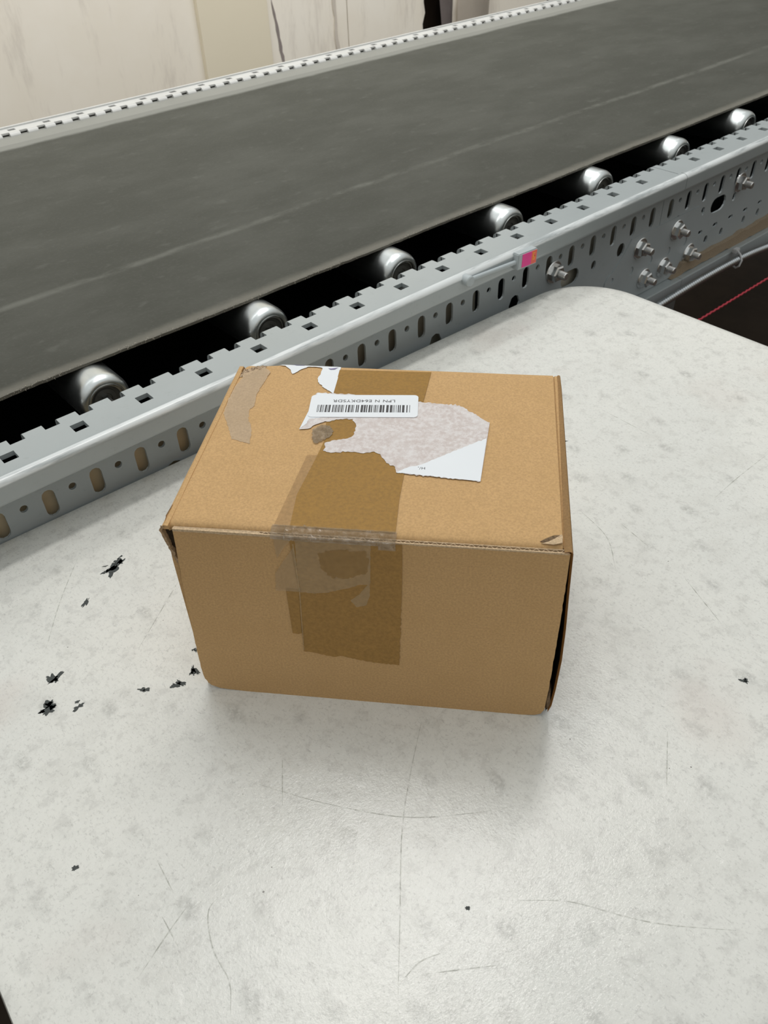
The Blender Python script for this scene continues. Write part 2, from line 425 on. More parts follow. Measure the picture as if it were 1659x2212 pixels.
def rail(u0, u1, f, holes=True, mat=M['rail'], web=M['web'], segs=4):
    # flange with comb teeth and square holes
    root_v, tip_v = (.2758, .284) if f is id_near else (.2625, .2655)
    k0 = math.ceil((u0 - .0319) / TP); k = k0; out = [(u0, .238), (u1, .238), (u1, tip_v)]
    ks = []
    while .0319 + k * TP < u1 - .008: ks.append(k); k += 1
    ks = [k for k in ks if .0319 + k * TP - .0068 > u0 + .002 and .0319 + k * TP + .0068 < u1 - .002]
    for k in reversed(ks):
        c = .0319 + k * TP; out += [(c + .0068, tip_v), (c + .0068, root_v), (c - .0068, root_v), (c - .0068, tip_v)]
    out.append((u0, tip_v))
    hv, hw = (.2538, .0124) if f is id_near else (.2445, .0100); ft = .0045 if f is id_near else .003
    hs = []; i = math.ceil((u0 + .01 + .0139) / HP)
    while .0492 - HP + i * HP < u1 - .008:
        c = .0492 - HP + i * HP; i += 1
        if c - .0065 > u0 + .003: hs.append([(c - .0064, hv), (c + .0064, hv), (c + .0064, hv + hw), (c - .0064, hv + hw)])
    fr = prism_bm(out, hs, .072 - ft, .072, lambda p, q, a: f(p, q, a))
    fo = from_bm('top_flange', fr, mat, conv)
    # curled tooth tips, one lip per tooth
    bm = bmesh.new(); tv = tip_v - .0010; prof = [(tv, .072)] + [(tv + .0062 * math.sin(R(a)), .0658 + .0062 * math.cos(R(a))) for a in (22, 45, 68, 90)] + [(tv + .0062, .060)]
    edges = [u0] + [e for k in ks for e in (.0319 + k * TP - .0068, .0319 + k * TP + .0068)] + [u1]
    for a, b in zip(edges[0::2], edges[1::2]):
        if b - a > .002: sweep_u(prof[::-1], a, b, f, ft + .002, bm)
    lip = from_bm('tooth_lip', bm, mat, fo); lip['kind'] = 'stuff'
    # rounded outer edge, face, and return to the web
    prof = [(.2385, .072), (.2338, .072)] + [(.2338 - .0040 * math.sin(R(a)), .0680 + .0040 * math.cos(R(a))) for a in (15, 30, 45, 60, 75, 90)] + [(.2298, .0676), (.2298, .0562)] + \
           [(.2328 - .003 * math.cos(R(a)), .0555 - .003 * math.sin(R(a))) for a in (0, 30, 60, 90)] + [(WV, .0525)]
    from_bm('rail_face', sweep_u(prof, u0, u1, f, -.0026 if f is id_near else -.0026), mat, conv, True, 50)
    return fo
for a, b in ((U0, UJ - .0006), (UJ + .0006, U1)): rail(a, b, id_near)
for a, b in ((U0, 1.60), (1.601, 3.4)): rail(a, b, far, mat=M['far_rail'])

# web plates with slots
SP = .0453
def web_plate(u0, u1):
    hs = []
    k = math.ceil((u0 - .0028 + .008) / SP)
    while .0028 + k * SP < u1 - .008:
        c = .0028 + k * SP
        hs.append(slot(c, .0140, .0118, .0285, 5))
        if c + .0225 < u1 - .01: hs.append(circle(c + .0225, .0205, .0037, 12))
        k += 1
    def inside(c): return u0 + .03 < c < u1 - .03
    def hexa(c, z, wd, ht):
        return [(c - wd / 2, z - ht * .12), (c - wd * .3, z + ht * .38), (c, z + ht / 2), (c + wd * .3, z + ht * .38), (c + wd / 2, z - ht * .12), (c + wd * .38, z - ht / 2), (c - wd * .38, z - ht / 2)]
    for c in (.1235, .4787, .6187): 
        if inside(c): hs.append(hexa(c, -.0135, .021, .020))
    for c, z, wd, ht in ((.7302, -.0175, .038, .022), (1.0929, -.0165, .042, .024), (1.50, -.0165, .042, .024), (-.2, -.0165, .042, .024)):
        if inside(c): hs.append(slot(c, z, wd, ht, 6))
    for c, z, wd, ht in ((.842, -.0135, .017, .020), (.9801, -.0115, .015, .017), (.781, -.016, .010, .013)):
        if inside(c): hs.append(slot(c, z, wd, ht, 5))
    for c, z, wd, ht in ((1.0496, -.0165, .009, .014), (1.1392, -.0175, .009, .014), (1.0551, -.0515, .014, .0065), (1.0783, -.0688, .009, .013),
                         (1.0983, -.0508, .013, .006), (1.1232, -.0695, .008, .013), (1.1435, -.0512, .013, .006), (1.1907, -.0688, .008, .013), (1.1886, -.0522, .013, .006), (1.234, -.052, .012, .006), (1.235, -.069, .008, .013)):
        if inside(c): hs.append(slot(c, z, wd, ht, 4))
    return from_bm('web_plate', prism_bm([(u0, -.107), (u1, -.107), (u1, .0525), (u0, .0525)], hs, WV, WV + .0026, XZ), M['web'], conv)
web_plate(U0, UJ - .0006); web_plate(UJ + .0006, U1)
from_bm('web_plate', prism_bm([(U0, -.107), (3.4, -.107), (3.4, .05), (U0, .05)], [], 1.442 - WV, 1.442 - WV + .003, XZ), M['guard'], conv)
# bottom flange and lip
prof = [(WV + .002, -.1045), (.243, -.1045)] + [(.2405 - .0015 * math.sin(R(a)), -.1060 + .0015 * math.cos(R(a))) for a in (0, 45, 90)] + [(.239, -.127)]
for a, b in ((U0, 1.0), (1.0008, U1)):
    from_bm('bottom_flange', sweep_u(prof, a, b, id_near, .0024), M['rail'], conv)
# backing behind the slots
from_bm('backing_strip', box_bm(U0, .17, WV + .010, WV + .013, -.10, .050), M['tan_backing'], conv)
from_bm('backing_strip', box_bm(.172, .56, WV + .014, WV + .016, -.10, .048), M['backing'], conv)
from_bm('backing_strip', box_bm(.66, .80, WV + .012, WV + .014, -.10, .048), M['backing'], conv)
from_bm('backing_strip', box_bm(.82, 1.0, WV + .016, WV + .018, -.10, .048), M['backing'], conv)
# added dark pan and liner that paint the void's shade; far side guard
from_bm('shade_pan', box_bm(U0, 3.4, .275, 1.17, -.115, -.10), M['void'], conv)
from_bm('shade_liner', box_bm(U0, 3.4, .2915, .2935, -.10, .012), M['void'], conv)
g = prism_bm([(1.050, .068), (1.175, .063), (1.175, .060), (1.050, .064)], [], U0, 3.4, lambda p, q, a: (a, p, q))
from_bm('side_guard', g, M['guard'], conv)

# belt: slightly uneven near edge, sagging between rollers
bm = bmesh.new(); NU = 640; vs_t = []; vs_b = []
vv = [0, .004, .02, .09, .2, .35, .5, .62, .70, .719]
BZ = .0742
for i in range(NU + 1):
    u = U0 + (3.4 - U0) * i / NU
    e = .3445 + .0022 * noise.noise(Vector((u * 6, 0, 0))) + .0010 * noise.noise(Vector((u * 90, 3, 0))) + .0005 * noise.noise(Vector((u * 300, 8, 0)))
    row = []; rb = []
    for j, dv in enumerate(vv):
        v = e + dv if j < 4 else .3445 + dv
        if j == len(vv) - 1: v += .002 * noise.noise(Vector((u * 7, 5, 0)))
        z = BZ + .0045 + .0006 * noise.noise(Vector((u * 7, v * 5, 2)))
        if j == 0: z -= .0012 + .0006 * noise.noise(Vector((u * 60, 1, 0)))
        row.append(bm.verts.new((u, v, z))); rb.append(bm.verts.new((u, v + (.0004 if j == 0 else 0), BZ + .0002)))
    vs_t.append(row); vs_b.append(rb)
for i in range(NU):
    for j in range(len(vv) - 1):
        bm.faces.new([vs_t[i][j], vs_t[i + 1][j], vs_t[i + 1][j + 1], vs_t[i][j + 1]])
        bm.faces.new([vs_b[i][j], vs_b[i][j + 1], vs_b[i + 1][j + 1], vs_b[i + 1][j]])
    bm.faces.new([vs_t[i][0], vs_b[i][0], vs_b[i + 1][0], vs_t[i + 1][0]])
    bm.faces.new([vs_t[i][-1], vs_t[i + 1][-1], vs_b[i + 1][-1], vs_b[i][-1]])
belt = from_bm('belt', bm, M['belt'], conv, True, 40)
# frayed fibres along the near edge (uncountable)
bm = bmesh.new()
for i in range(9000):
    u = random.uniform(-.1, 2.2)
    e = .3445 + .0022 * noise.noise(Vector((u * 6, 0, 0))) + .0010 * noise.noise(Vector((u * 90, 3, 0)))
    if noise.noise(Vector((u * 14, 7, 1))) + random.random() * .9 < .25: continue
    p = Vector((u, e + random.uniform(0, .002), BZ + random.uniform(.001, .0044)))
    L_ = random.uniform(.0007, .0030); d = Vector((random.uniform(-1, 1), random.uniform(-1.0, .1), random.uniform(-.5, .5))).normalized()
    s = Vector((d.y, -d.x, .4)).normalized() * .00028
    a = [bm.verts.new(p + s), bm.verts.new(p - s), bm.verts.new(p + d * L_)]
    bm.faces.new(a)
fr = from_bm('frayed_edge', bm, M['fray'], belt); fr['kind'] = 'stuff'

# rollers
RR = .0262; RCZ = BZ - RR
def ry(x, y, h): return (x, h, y)
def make_roller():
    prof = [(RR, .81 - .008)] + [(RR, .008)]
    sh = [(RR - .0060 + .0060 * math.cos(R(a)), .0105 - .0105 * math.sin(R(a))) for a in (10, 25, 40, 55, 70, 84)]
    prof = [(.0, .722), (RR, .722), (RR, .0115)] + sh + [(.0196, .0), (.0192, .0006)]
    bm = lathe_bm(prof, 40, ry)
    r = from_bm('roller', bm, M['roller'], conv, True, 55)
    from_bm('rim_ring', lathe_bm([(.0192, .0006), (.0190, -.0008), (.0184, -.0010), (.0180, .0008), (.0180, .0045), (.0170, .0045), (.0168, .0020), (.0158, .0018), (.0155, .0050)], 36, ry), M['roller_rim'], r, True, 30)
    from_bm('bearing', lathe_bm([(.0156, .0050), (.0120, .0056), (.0115, .0044), (.0075, .0044), (.0070, .0056), (.0, .0056)], 28, ry), M['bearing'], r, True, 30)
    from_bm('shaft', lathe_bm([(.0052, .006), (.0052, -.019), (.0, -.019)], 6, ry), M['roller_rim'], r)
    return r
r0 = make_roller(); first = True
for i in range(-5, 17):
    u = .0985 + .1922 * i
    if first: r = r0; first = False
    else:
        r = r0.copy(); C.objects.link(r); r.parent = conv
        for ch in r0.children: c_ = ch.copy(); C.objects.link(c_); c_.parent = r
    r.location = (u, .3155, RCZ)

# splice plate and bolts
plate = from_bm('splice_plate', prism_bm([(.812, -.1035), (.814, -.054), (.820, -.047), (.828, -.043), (.838, -.034), (.848, -.026), (.865, -.004), (1.035, -.004), (1.048, -.02), (1.050, -.09), (1.040, -.1035)],
    [slot(.876, -.0553, .011, .013), slot(.923, -.0537, .011, .013), slot(.9692, -.0542, .011, .013), slot(1.0124, -.0513, .011, .015), circle(.830, -.055, .004)], WV - .0012, WV - .0001, XZ), M['web'], conv)
def make_bolt():
    def f(x, y, h): return (x, -h, y)
    prof = [(.0, .020), (.0036, .020)]
    h = .0195
    while h > .0085: prof += [(.0044, h - .0004), (.0036, h - .0010)]; h -= .0013
    b = from_bm('bolt', lathe_bm(prof[::1] + [(.0036, 0)], 12, f), M['bolt'], conv, True, 40)
    from_bm('washer', lathe_bm([(.0, .0022), (.0118, .0022), (.0125, .0014), (.0125, .0)], 24, f), M['bolt'], b, True, 30)
    from_bm('nut', lathe_bm([(.0, .0105), (.0076, .0105), (.0093, .0092), (.0093, .0022)], 6, f), M['bolt'], b)
    return b
b0 = make_bolt(); first = True
for u, z, rot in ((.6925, .0035, 5), (.8885, -.0245, 20), (.9800, -.0245, 40), (1.029, -.0755, 10), (.9610, -.0765, 33), (.9120, -.0785, 50), (1.146, .0030, 15)):
    if first: b = b0; first = False
    else:
        b = b0.copy(); C.objects.link(b); b.parent = conv
        for ch in b0.children: c_ = ch.copy(); C.objects.link(c_); c_.parent = b
    b.location = (u, WV - (.0012 if .85 < u < 1.05 else 0), z); b.rotation_euler = (0, R(rot), 0); b.scale = (1.22, 1.1, 1.22)
# support post under the conveyor
for u in (1.09, 2.2, -.4): from_bm('support_post', box_bm(u - .02, u + .02, .30, .34, -.76, -.115, bev=.002), M['table_leg'], conv)

# rod and label tag clipped on the rail face
tg = empty('marker_clip', (.497, .2298, .068)); tag(tg, 'grey plastic rod clip with a pink and orange square label on the rail face', 'marker')
def f(x, y, h): return (x, -h, y)
from_bm('round_head', lathe_bm([(.0, .0105), (.0052, .0105), (.0062, .0095), (.0062, .0)], 24, f), M['tag_grey'], tg, True, 40)
bm = tube_bm([(.003, -.0055, 0), (.083, -.0055, -.0045)], .0026, 12)
from_bm('rod', bm, M['tag_grey'], tg, True, 50)
sq = from_bm('tag_plate', box_bm(.079, .1125, -.0105, 0, -.0125, .0065, bev=.001), M['tag_grey'], tg)
sq.rotation_euler = (0, R(2.5), 0); sq.location = (0, 0, .003)
from_bm('pink_label', box_bm(.0855, .1015, -.0109, -.0104, -.0105, .0052), M['pink'], sq)
from_bm('orange_label', box_bm(.1015, .1108, -.0109, -.0104, -.0105, .0052), M['orange'], sq)
bm = bmesh.new()
for a in ((.104, .1052, -.006, .003), (.1052, .1075, .0018, .003), (.1052, .1075, -.0022, -.001), (.1066, .1078, -.006, -.001), (.1052, .1066, -.006, -.0049)):
    box_bm(a[0], a[1], -.0112, -.0108, a[2], a[3], bm)
from_bm('print', bm, M['orange_print'], sq)

# conduit, tie, cord, strip
import itertools
def spline(pts, n):
    P = [Vector(p) for p in pts]; P = [P[0] * 2 - P[1]] + P + [P[-1] * 2 - P[-2]]; out = []
    for i in range(1, len(P) - 2):
        for k in range(n):
            s = k / n; a, b, c_, d = P[i - 1:i + 3]
            out.append(.5 * ((2 * b) + (-a + c_) * s + (2 * a - 5 * b + 4 * c_ - d) * s * s + (-a + 3 * b - 3 * c_ + d) * s ** 3))
    return out + [P[-2]]
pts = spline([(.60, .224, -.128), (.78, .224, -.120), (.9286, .224, -.1140), (1.022, .224, -.1110), (1.106, .224, -.1112), (1.1704, .224, -.1138), (1.2394, .224, -.1205), (1.45, .224, -.142), (1.8, .224, -.150), (2.6, .224, -.145), (3.3, .224, -.150)], 110)
rs = [pts[0]]
for p in pts:
    while (p - rs[-1]).length > .0013: rs.append(rs[-1] + (p - rs[-1]).normalized() * .0013)
pts = rs
cdt = from_bm('metal_conduit', tube_bm(pts, lambda i: (.0044, .0062, .0062, .0044)[i % 4], 12), M['zinc'], None, True)
tag(cdt, 'flexible ribbed metal conduit strung along the lower conveyor rail', 'conduit')
tie = bmesh.new()
tp = [(1.133, .2245 + .0085 * math.cos(R(a)) , -.1125 + .0085 * math.sin(R(a))) for a in range(-60, 200, 20)]
tube_bm([(1.135, .2165, -.1195), (1.138, .216, -.111), (1.141, .222, -.1035), (1.145, .232, -.1000), (1.148, .2385, -.1035)], .0016, 6, tie)
tube_bm([(1.135, .2165, -.1195), (1.136, .222, -.1245), (1.138, .230, -.1235)], .0016, 6, tie)
box_bm(1.139, 1.151, .229, .237, -.1045, -.0975, tie, .001)
tag(from_bm('cable_tie', tie, M['clear_plastic'], None), 'translucent nylon cable tie holding the ribbed conduit to the rail', 'cable tie')
pts = [(.45 + 2.9 * i / 1200, .19 + .0006 * math.sin(i * 1.3), -.1521 + .0006 * math.cos(i * 1.3)) for i in range(1201)]
tag(from_bm('pull_cord', tube_bm(pts, lambda i: .0020 if i % 2 else .0016, 6), M['red'], None, True), 'thin red twisted pull cord stretched below the conveyor rail', 'cord')
st = from_bm('dusty_strip', prism_bm(rough_poly([(.985, -.1035), (1.005, -.093), (1.01, -.084), (1.08, -.088), (1.30, -.083), (1.9, -.083), (1.9, -.1035)], .012, .002, 4), [], .2485, WV - .0002, XZ), M['scrap']); tag(st, 'brown dusty cardboard strip lying in the lower rail channel', 'strip')

# ---------------- table ----------------
table = empty('folding_table', (0, 0, 0)); tag(table, 'white plastic folding table with rounded corner, scuffed and dirty, against the conveyor', 'table')
r = .085; out = [(-.194, -1.35), (.7205, -1.35)] + arc(.7205 - r, .2345 - r - .001, r, 0, 88, 14) + [(.55, .2372), (-.06, .2553)]
out += arc(-.115, .1955, .060, 88, 180, 8)[1:] if False else [(-.10, .2555)] + arc(-.187 + .06, .197, .060, 95, 180, 7) + [(-.1895, -.08), (-.1915, -.12), (-.1925, -.3)]
bm = bmesh.new()
rings = []
cx, cy = .26, -.5
def inset(poly, d):
    n = len(poly); o_ = []
    for i in range(n):
        a = Vector(poly[i - 1]); b = Vector(poly[i]); c_ = Vector(poly[(i + 1) % n])
        n1 = Vector((-(b - a).y, (b - a).x)).normalized(); n2 = Vector((-(c_ - b).y, (c_ - b).x)).normalized()
        m = (n1 + n2).normalized(); o_.append(tuple(b + m * d / max(.3, m.dot(n1))))
    return o_
for d, z in ((.010, 0), (.0030, -.0003), (.0010, -.0012), (.0, -.004), (.0, -.040), (.004, -.046)):
    rings.append([bm.verts.new((p[0], p[1], z)) for p in inset(out, d)])
for a, b in zip(rings, rings[1:]):
    for k in range(len(a)): bm.faces.new([a[k], b[k], b[(k + 1) % len(a)], a[(k + 1) % len(a)]])
bm.faces.new(rings[0]); bm.faces.new(rings[-1][::-1])
top = from_bm('tabletop', bm, M['table'], table, True, 35)
for u in (-.10, .63):
    for v in (-1.15, .05):
        from_bm('leg', tube_bm([(u, v, -.046), (u, v, -.76)], .013, 12), M['table_leg'], table, True, 60)
for v in (-1.15, .05): from_bm('leg_brace', tube_bm([(-.10, v, -.62), (.63, v, -.62)], .010, 10), M['table_leg'], table, True, 60)

def scuff(u, v, a, b, ang, seed, thin=1.0):
    n = 40; pts = []
    for k in range(n):
        t_ = 2 * math.pi * k / n; q = Vector((math.cos(t_) * 1.5, math.sin(t_) * 1.5, seed * 7.3))
        rr = 1 + .95 * noise.noise(q) + .5 * noise.noise(q * 2.7)
        rr = max(.15, rr); x_, y_ = a * rr * math.cos(t_), b * rr * math.sin(t_)
        pts.append((u + x_ * math.cos(ang) - y_ * math.sin(ang), v + x_ * math.sin(ang) + y_ * math.cos(ang)))
    from_bm('scuff_mark', prism_bm(pts, [], .00002, .00022, XY), M['scuff'], table)
vA = R(48)      # direction that runs "up" in the picture
for s in [(.0125, .1590, .0062, .0018, R(20), 1), (.0075, .1560, .0050, .0022, R(40), 2), (.0155, .1612, .0034, .0020, R(70), 3), (.0025, .1580, .0026, .0014, R(0), 4),
          (-.0249, .1379, .0048, .0011, R(32), 5), (-.0785, .0842, .0036, .0020, R(120), 6), (-.0755, .0825, .0045, .0015, R(20), 7),
          (-.0919, .0608, .0046, .0034, R(10), 8), (-.0900, .0625, .0040, .0025, R(60), 9), (-.0960, .0615, .0016, .0010, R(0), 10),
          (-.0752, .0474, .0028, .0012, R(10), 11), (-.0740, .0520, .0014, .0008, R(10), 12), (-.0345, .0300, .0022, .0010, R(-30), 13), (-.0325, .0275, .0020, .0011, R(-10), 14),
          (-.0150, .0168, .0034, .0013, R(-20), 15), (-.0110, .0155, .0030, .0012, R(-70), 16), (.0012, .0196, .0036, .0011, R(65), 17), (.0028, .0172, .0030, .0012, R(100), 18), (-.0008, .0184, .0018, .0008, R(10), 19),
          (.0118, .0362, .0014, .0007, R(0), 20), (.0128, .0342, .0016, .0006, R(60), 21), (.2826, -.2540, .0028, .0010, R(-50), 22), (.2840, -.2556, .0016, .0009, R(30), 23),
          (-.1290, -.0593, .0019, .0010, R(10), 24), (.0271, -.2331, .0012, .0007, R(-50), 25), (.0202, .1660, .0014, .0005, R(10), 26), (.0175, .1650, .0008, .0006, 0, 27), (.0050, .1640, .0014, .0004, R(-30), 28),
          (.4085, .0105, .0030, .0008, R(30), 29), (.4150, .0120, .0022, .0008, R(-20), 30), (.2300, .0205, .0030, .0012, R(-10), 31)]:
    scuff(s[0], s[1], s[2] * 1.15, s[3] * 1.35, *s[4:])
SCR = [[(-.0158,-.089),(.007,-.1274),(.0372,-.1678),(.0682,-.1933),(.0929,-.2093)],[(.0931,-.1256),(.0587,-.1509),(.0297,-.1752),(-.0044,-.2108),(-.0322,-.2398)],[(-.1045,-.1196),(-.1061,-.14)],
 [(-.0886,-.1236),(-.1077,-.1303),(-.1299,-.1391)],[(-.0901,-.0891),(-.0928,-.1126)],[(-.0718,-.1318),(-.0835,-.1353),(-.0924,-.1541),(-.0949,-.174),(-.1029,-.1876)],
 [(.0516,-.2496),(.0723,-.2695),(.0887,-.2954),(.102,-.3135),(.1274,-.3407)],[(-.0142,-.2421),(.0184,-.2657)],[(.4445,-.133),(.4809,-.1317),(.5362,-.132)],[(.4848,.0204),(.4828,-.0391)],
 [(.3567,-.0961),(.3497,-.1291)],[(.2087,-.2425),(.1735,-.2654)],[(.0061,-.0842),(-.0134,-.1109)],[(-.0292,-.2365),(-.0131,-.2356),(-.0015,-.2398)],[(.0754,.1308),(-.0176,.0659)],
 [(.3455,-.0602),(.334,-.0986),(.3082,-.1271)],[(.3394,-.1709),(.3177,-.2168)],[(-.0694,.1143),(-.0408,.1522),(-.0057,.1919)]]
for s in SCR:
    P = spline([(a, b, 0) for a, b in s], 10); bm = bmesh.new(); Ls = []
    for i, p in enumerate(P):
        d = (P[min(i + 1, len(P) - 1)] - P[max(i - 1, 0)]).normalized(); nn = Vector((-d.y, d.x, 0)) * .00028 * (.35 + math.sin(math.pi * i / (len(P) - 1)))
        Ls.append([bm.verts.new(p + nn + Vector((0, 0, .0001))), bm.verts.new(p - nn + Vector((0, 0, .0001)))])
    for a, b in zip(Ls, Ls[1:]): bm.faces.new([a[0], a[1], b[1], b[0]])
    from_bm('scratch', bm, M['scratch'], table)

# ---------------- cardboard box ----------------
TH = R(-48.6654)
BW, BD, BH = .240, .1872, .1562
bx = empty('cardboard_box', (0, 0, 0), TH); tag(bx, 'brown corrugated cardboard box sealed with tan tape, torn white label on its lid', 'box')
T3 = .003
# front panel: outer liner, inner liner and wavy medium showing along its cut top edge
FP = [(.0072, .1540), (.0066, .1400), (.0055, .1264), (.0035, .0951), (.0018, .054), (.0006, .0241), (.0012, .0111), (.0045, .0042), (.0110, .0012), (.0188, .0006), (.03, .0), (.16, .0), (.2230, .0), (.2320, .0010), (.2360, .0030), (.2380, .0080), (.2388, .0351), (.2390, .0951), (.2384, .1540)]
bot_wave = []
fp = from_bm('front_panel', prism_bm(rough_poly(FP, .004, .00025, 2), [], 0, .0006, XZ), M['kraft'], bx)
from_bm('front_panel', prism_bm(FP[:-1] + [(.2376, .1546)], [], .0024, T3, XZ), M['kraft_edge'], bx)
bm = bmesh.new(); A = []
N = 420
for i in range(N + 1):
    x_ = .008 + (.2370 - .008) * i / N
    amp = .00085 * min(1, max(.15, (x_ - .02) / .06)) * (1 + .3 * noise.noise(Vector((x_ * 60, 0, 0))))
    y_ = .0015 + amp * math.sin(2 * math.pi * x_ / .0052); zt = .1544 + .0003 * noise.noise(Vector((x_ * 200, 2, 0)))
    A.append([bm.verts.new((x_, y_ - .0002, zt)), bm.verts.new((x_, y_ + .0002, zt)), bm.verts.new((x_, y_ + .0002, .149)), bm.verts.new((x_, y_ - .0002, .149))])
for a, b in zip(A, A[1:]):
    for k in range(4): bm.faces.new([a[k], a[(k + 1) % 4], b[(k + 1) % 4], b[k]])
fm = from_bm('corrugated_edge', bm, M['kraft_edge'], fp)
# pale worn rim on the cut edge of the outer liner
bm = bmesh.new(); Ls = []
for i in range(121):
    x_ = .0072 + (.2378 - .0072) * i / 120
    h = .0007 + .0004 * noise.noise(Vector((x_ * 120, 5, 0))) + (.0007 if x_ < .065 else 0)
    Ls.append([bm.verts.new((x_, -.00018, .1541 - h)), bm.verts.new((x_, -.0001, .15445)), bm.verts.new((x_, .0008 + (.001 if x_ < .06 else 0), .15445)), bm.verts.new((x_, .0008, .1530))])
for a, b in zip(Ls, Ls[1:]):
    for k in range(3): bm.faces.new([a[k], a[k + 1], b[k + 1], b[k]])
from_bm('worn_rim', bm, M['kraft_edge'], fp)
# lid: gently rounded front and left folds
bm = bmesh.new()
gx = [.0035, .0042, .0055, .0075, .03, .08, .12, .16, .2, .2325, .2338, .2342]; nx = len(gx)
gy = [.0032, .0034, .0042, .0060, .02, .06, .1, .14, .17, .1815, .1845, .1865, .1872]
def lid_z(x_, y_):
    z = BH
    if y_ < .0058: z -= .0022 * ((.0058 - y_) / .0026) ** 2
    if x_ < .0075: z -= .0014 * ((.0075 - x_) / .004) ** 2
    if y_ > .182: z -= .0022 * ((y_ - .182) / .0052) ** 2
    d = math.hypot(x_ - .012, y_ - .182)
    if d < .022: z -= .0022 * (1 - d / .022)
    return z + .00018 * noise.noise(Vector((x_ * 22, y_ * 22, 3)))
gx = sorted(set(gx + [i * .006 for i in range(2, 39)])); gy = sorted(set(gy + [i * .006 for i in range(2, 31)])); nx = len(gx)
g = [[bm.verts.new((x_ + (0 if y_ < .172 else max(0, (.02 - x_)) * (y_ - .172) * 8), y_, lid_z(x_, y_))) for x_ in gx] for y_ in gy]
for a, b in zip(g, g[1:]):
    for k in range(nx - 1): bm.faces.new([a[k], a[k + 1], b[k + 1], b[k]])
bnd = [e for e in bm.edges if e.is_boundary]
ext = bmesh.ops.extrude_edge_only(bm, edges=bnd)
for v in [q for q in ext['geom'] if isinstance(q, bmesh.types.BMVert)]: v.co.z -= .0028
lid = from_bm('lid', bm, M['kraft'], bx, True, 40)
# body panels
def pan(name, x0, x1, y0, y1, z0, z1, m=M['kraft'], bev=.0006):
    return from_bm(name, box_bm(x0, x1, y0, y1, z0, z1, bev=bev), m, bx)
lp = from_bm('left_panel', prism_bm([(.0045, .0), (.1840, 0), (.187, .01), (.187, .150), (.183, .1545), (.012, .1548), (.006, .1535), (.0035, .124), (.0032, .03)], [], 0, T3, lambda p, q, a: (a + .0003 + .0, p, q)), M['kraft'], bx)
pan('back_panel', .0035, .2365, BD - T3, BD, .0, BH - .0045)
pan('bottom_panel', .004, .236, .0032, .184, .0003, .003)
# the right side: inner wall, dark sheet painted as the gap's shade, outer tuck wall that bows out a little
pan('right_panel', .2350, .2372, .0065, .186, .0015, BH - .0035, M['kraft_inner'])
pan('side_strip', .2346, .2392, .0036, .1862, .150, BH - .0014)
def outer(side):
    rows = []
    for z, bow in ((.0045, .0005), (.012, .0024), (.030, .0034), (.06, .0040), (.09, .0032), (.12, .0016), (.145, .0004), (BH - .0022, .0), (BH - .0008, -.0008), (BH - .0004, -.0030), (BH - .0010, -.0050)):
        rows.append([( .2400 + bow * (1 - .5 * y_ / .187) - (.0004 if y_ > .17 else 0), y_ + (.0006 if z < .14 else 0), z) for y_ in (.0000, .004, .03, .08, .13, .17, .1855)])
    return rows
bm = bmesh.new(); V_ = [[bm.verts.new(p) for p in r_] for r_ in outer(1)]
for a, b in zip(V_, V_[1:]):
    for k in range(6): bm.faces.new([a[k], a[k + 1], b[k + 1], b[k]])
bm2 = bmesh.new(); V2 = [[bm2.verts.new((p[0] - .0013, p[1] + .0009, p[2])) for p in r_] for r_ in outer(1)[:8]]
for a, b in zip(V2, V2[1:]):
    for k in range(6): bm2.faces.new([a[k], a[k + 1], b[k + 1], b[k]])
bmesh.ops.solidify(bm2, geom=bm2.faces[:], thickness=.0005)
from_bm('gap_shade_sheet', bm2, M['gap'], bx)
bmesh.ops.solidify(bm, geom=bm.faces[:], thickness=.0005)
from_bm('side_flap', bm, M['kraft'], bx, True, 40)
# dented bottom right corner of the side wall
bm = bmesh.new(); bmesh.ops.create_icosphere(bm, subdivisions=3, radius=1)
for v in bm.verts:
    n_ = noise.noise(v.co * 1.7); v.co = Vector((.2398 + v.co.x * .0022, .0075 + v.co.y * .0075, .0150 + v.co.z * .0125)) + v.co * n_ * .0012
from_bm('crushed_corner', bm, M['kraft_inner'], bx, True)
# torn corner at the front left: ragged side strip and a dark piece painted as the opening's shade
bm = bmesh.new(); V_ = []
for i in range(26):
    s = i / 25; z = .1560 - s * .0355
    xo = -.0020 + .0075 * s ** 1.15 + .0009 * noise.noise(Vector((s * 14, 1, 0))); wdt = .0013 + .0014 * noise.noise(Vector((s * 9, 4, 0))) + .0006
    if i < 3: xo += .0020 * (3 - i) / 3
    if i > 22: wdt *= (25.5 - i) / 3
    V_.append([bm.verts.new((xo, .0006 + .0005 * noise.noise(Vector((s * 20, 2, 2))), z)), bm.verts.new((xo + wdt, .0004, z)), bm.verts.new((xo + wdt, .0040, z)), bm.verts.new((xo + .0005, .010, z)), bm.verts.new((xo + .0012, .020, z))])
for a, b in zip(V_, V_[1:]):
    for k in range(4): bm.faces.new([a[k], a[k + 1], b[k + 1], b[k]])
bmesh.ops.solidify(bm, geom=bm.faces[:], thickness=.0006)
from_bm('torn_corner', bm, M['kraft_edge'], bx, True, 30)
from_bm('torn_corner', prism_bm(rough_poly([(.0012, .1535), (.0080, .1535), (.0078, .135), (.0066, .124), (.0052, .1215), (.0030, .128)], .0018, .0006, 8), [], .0034, .0046, XZ), M['gap'], bx)
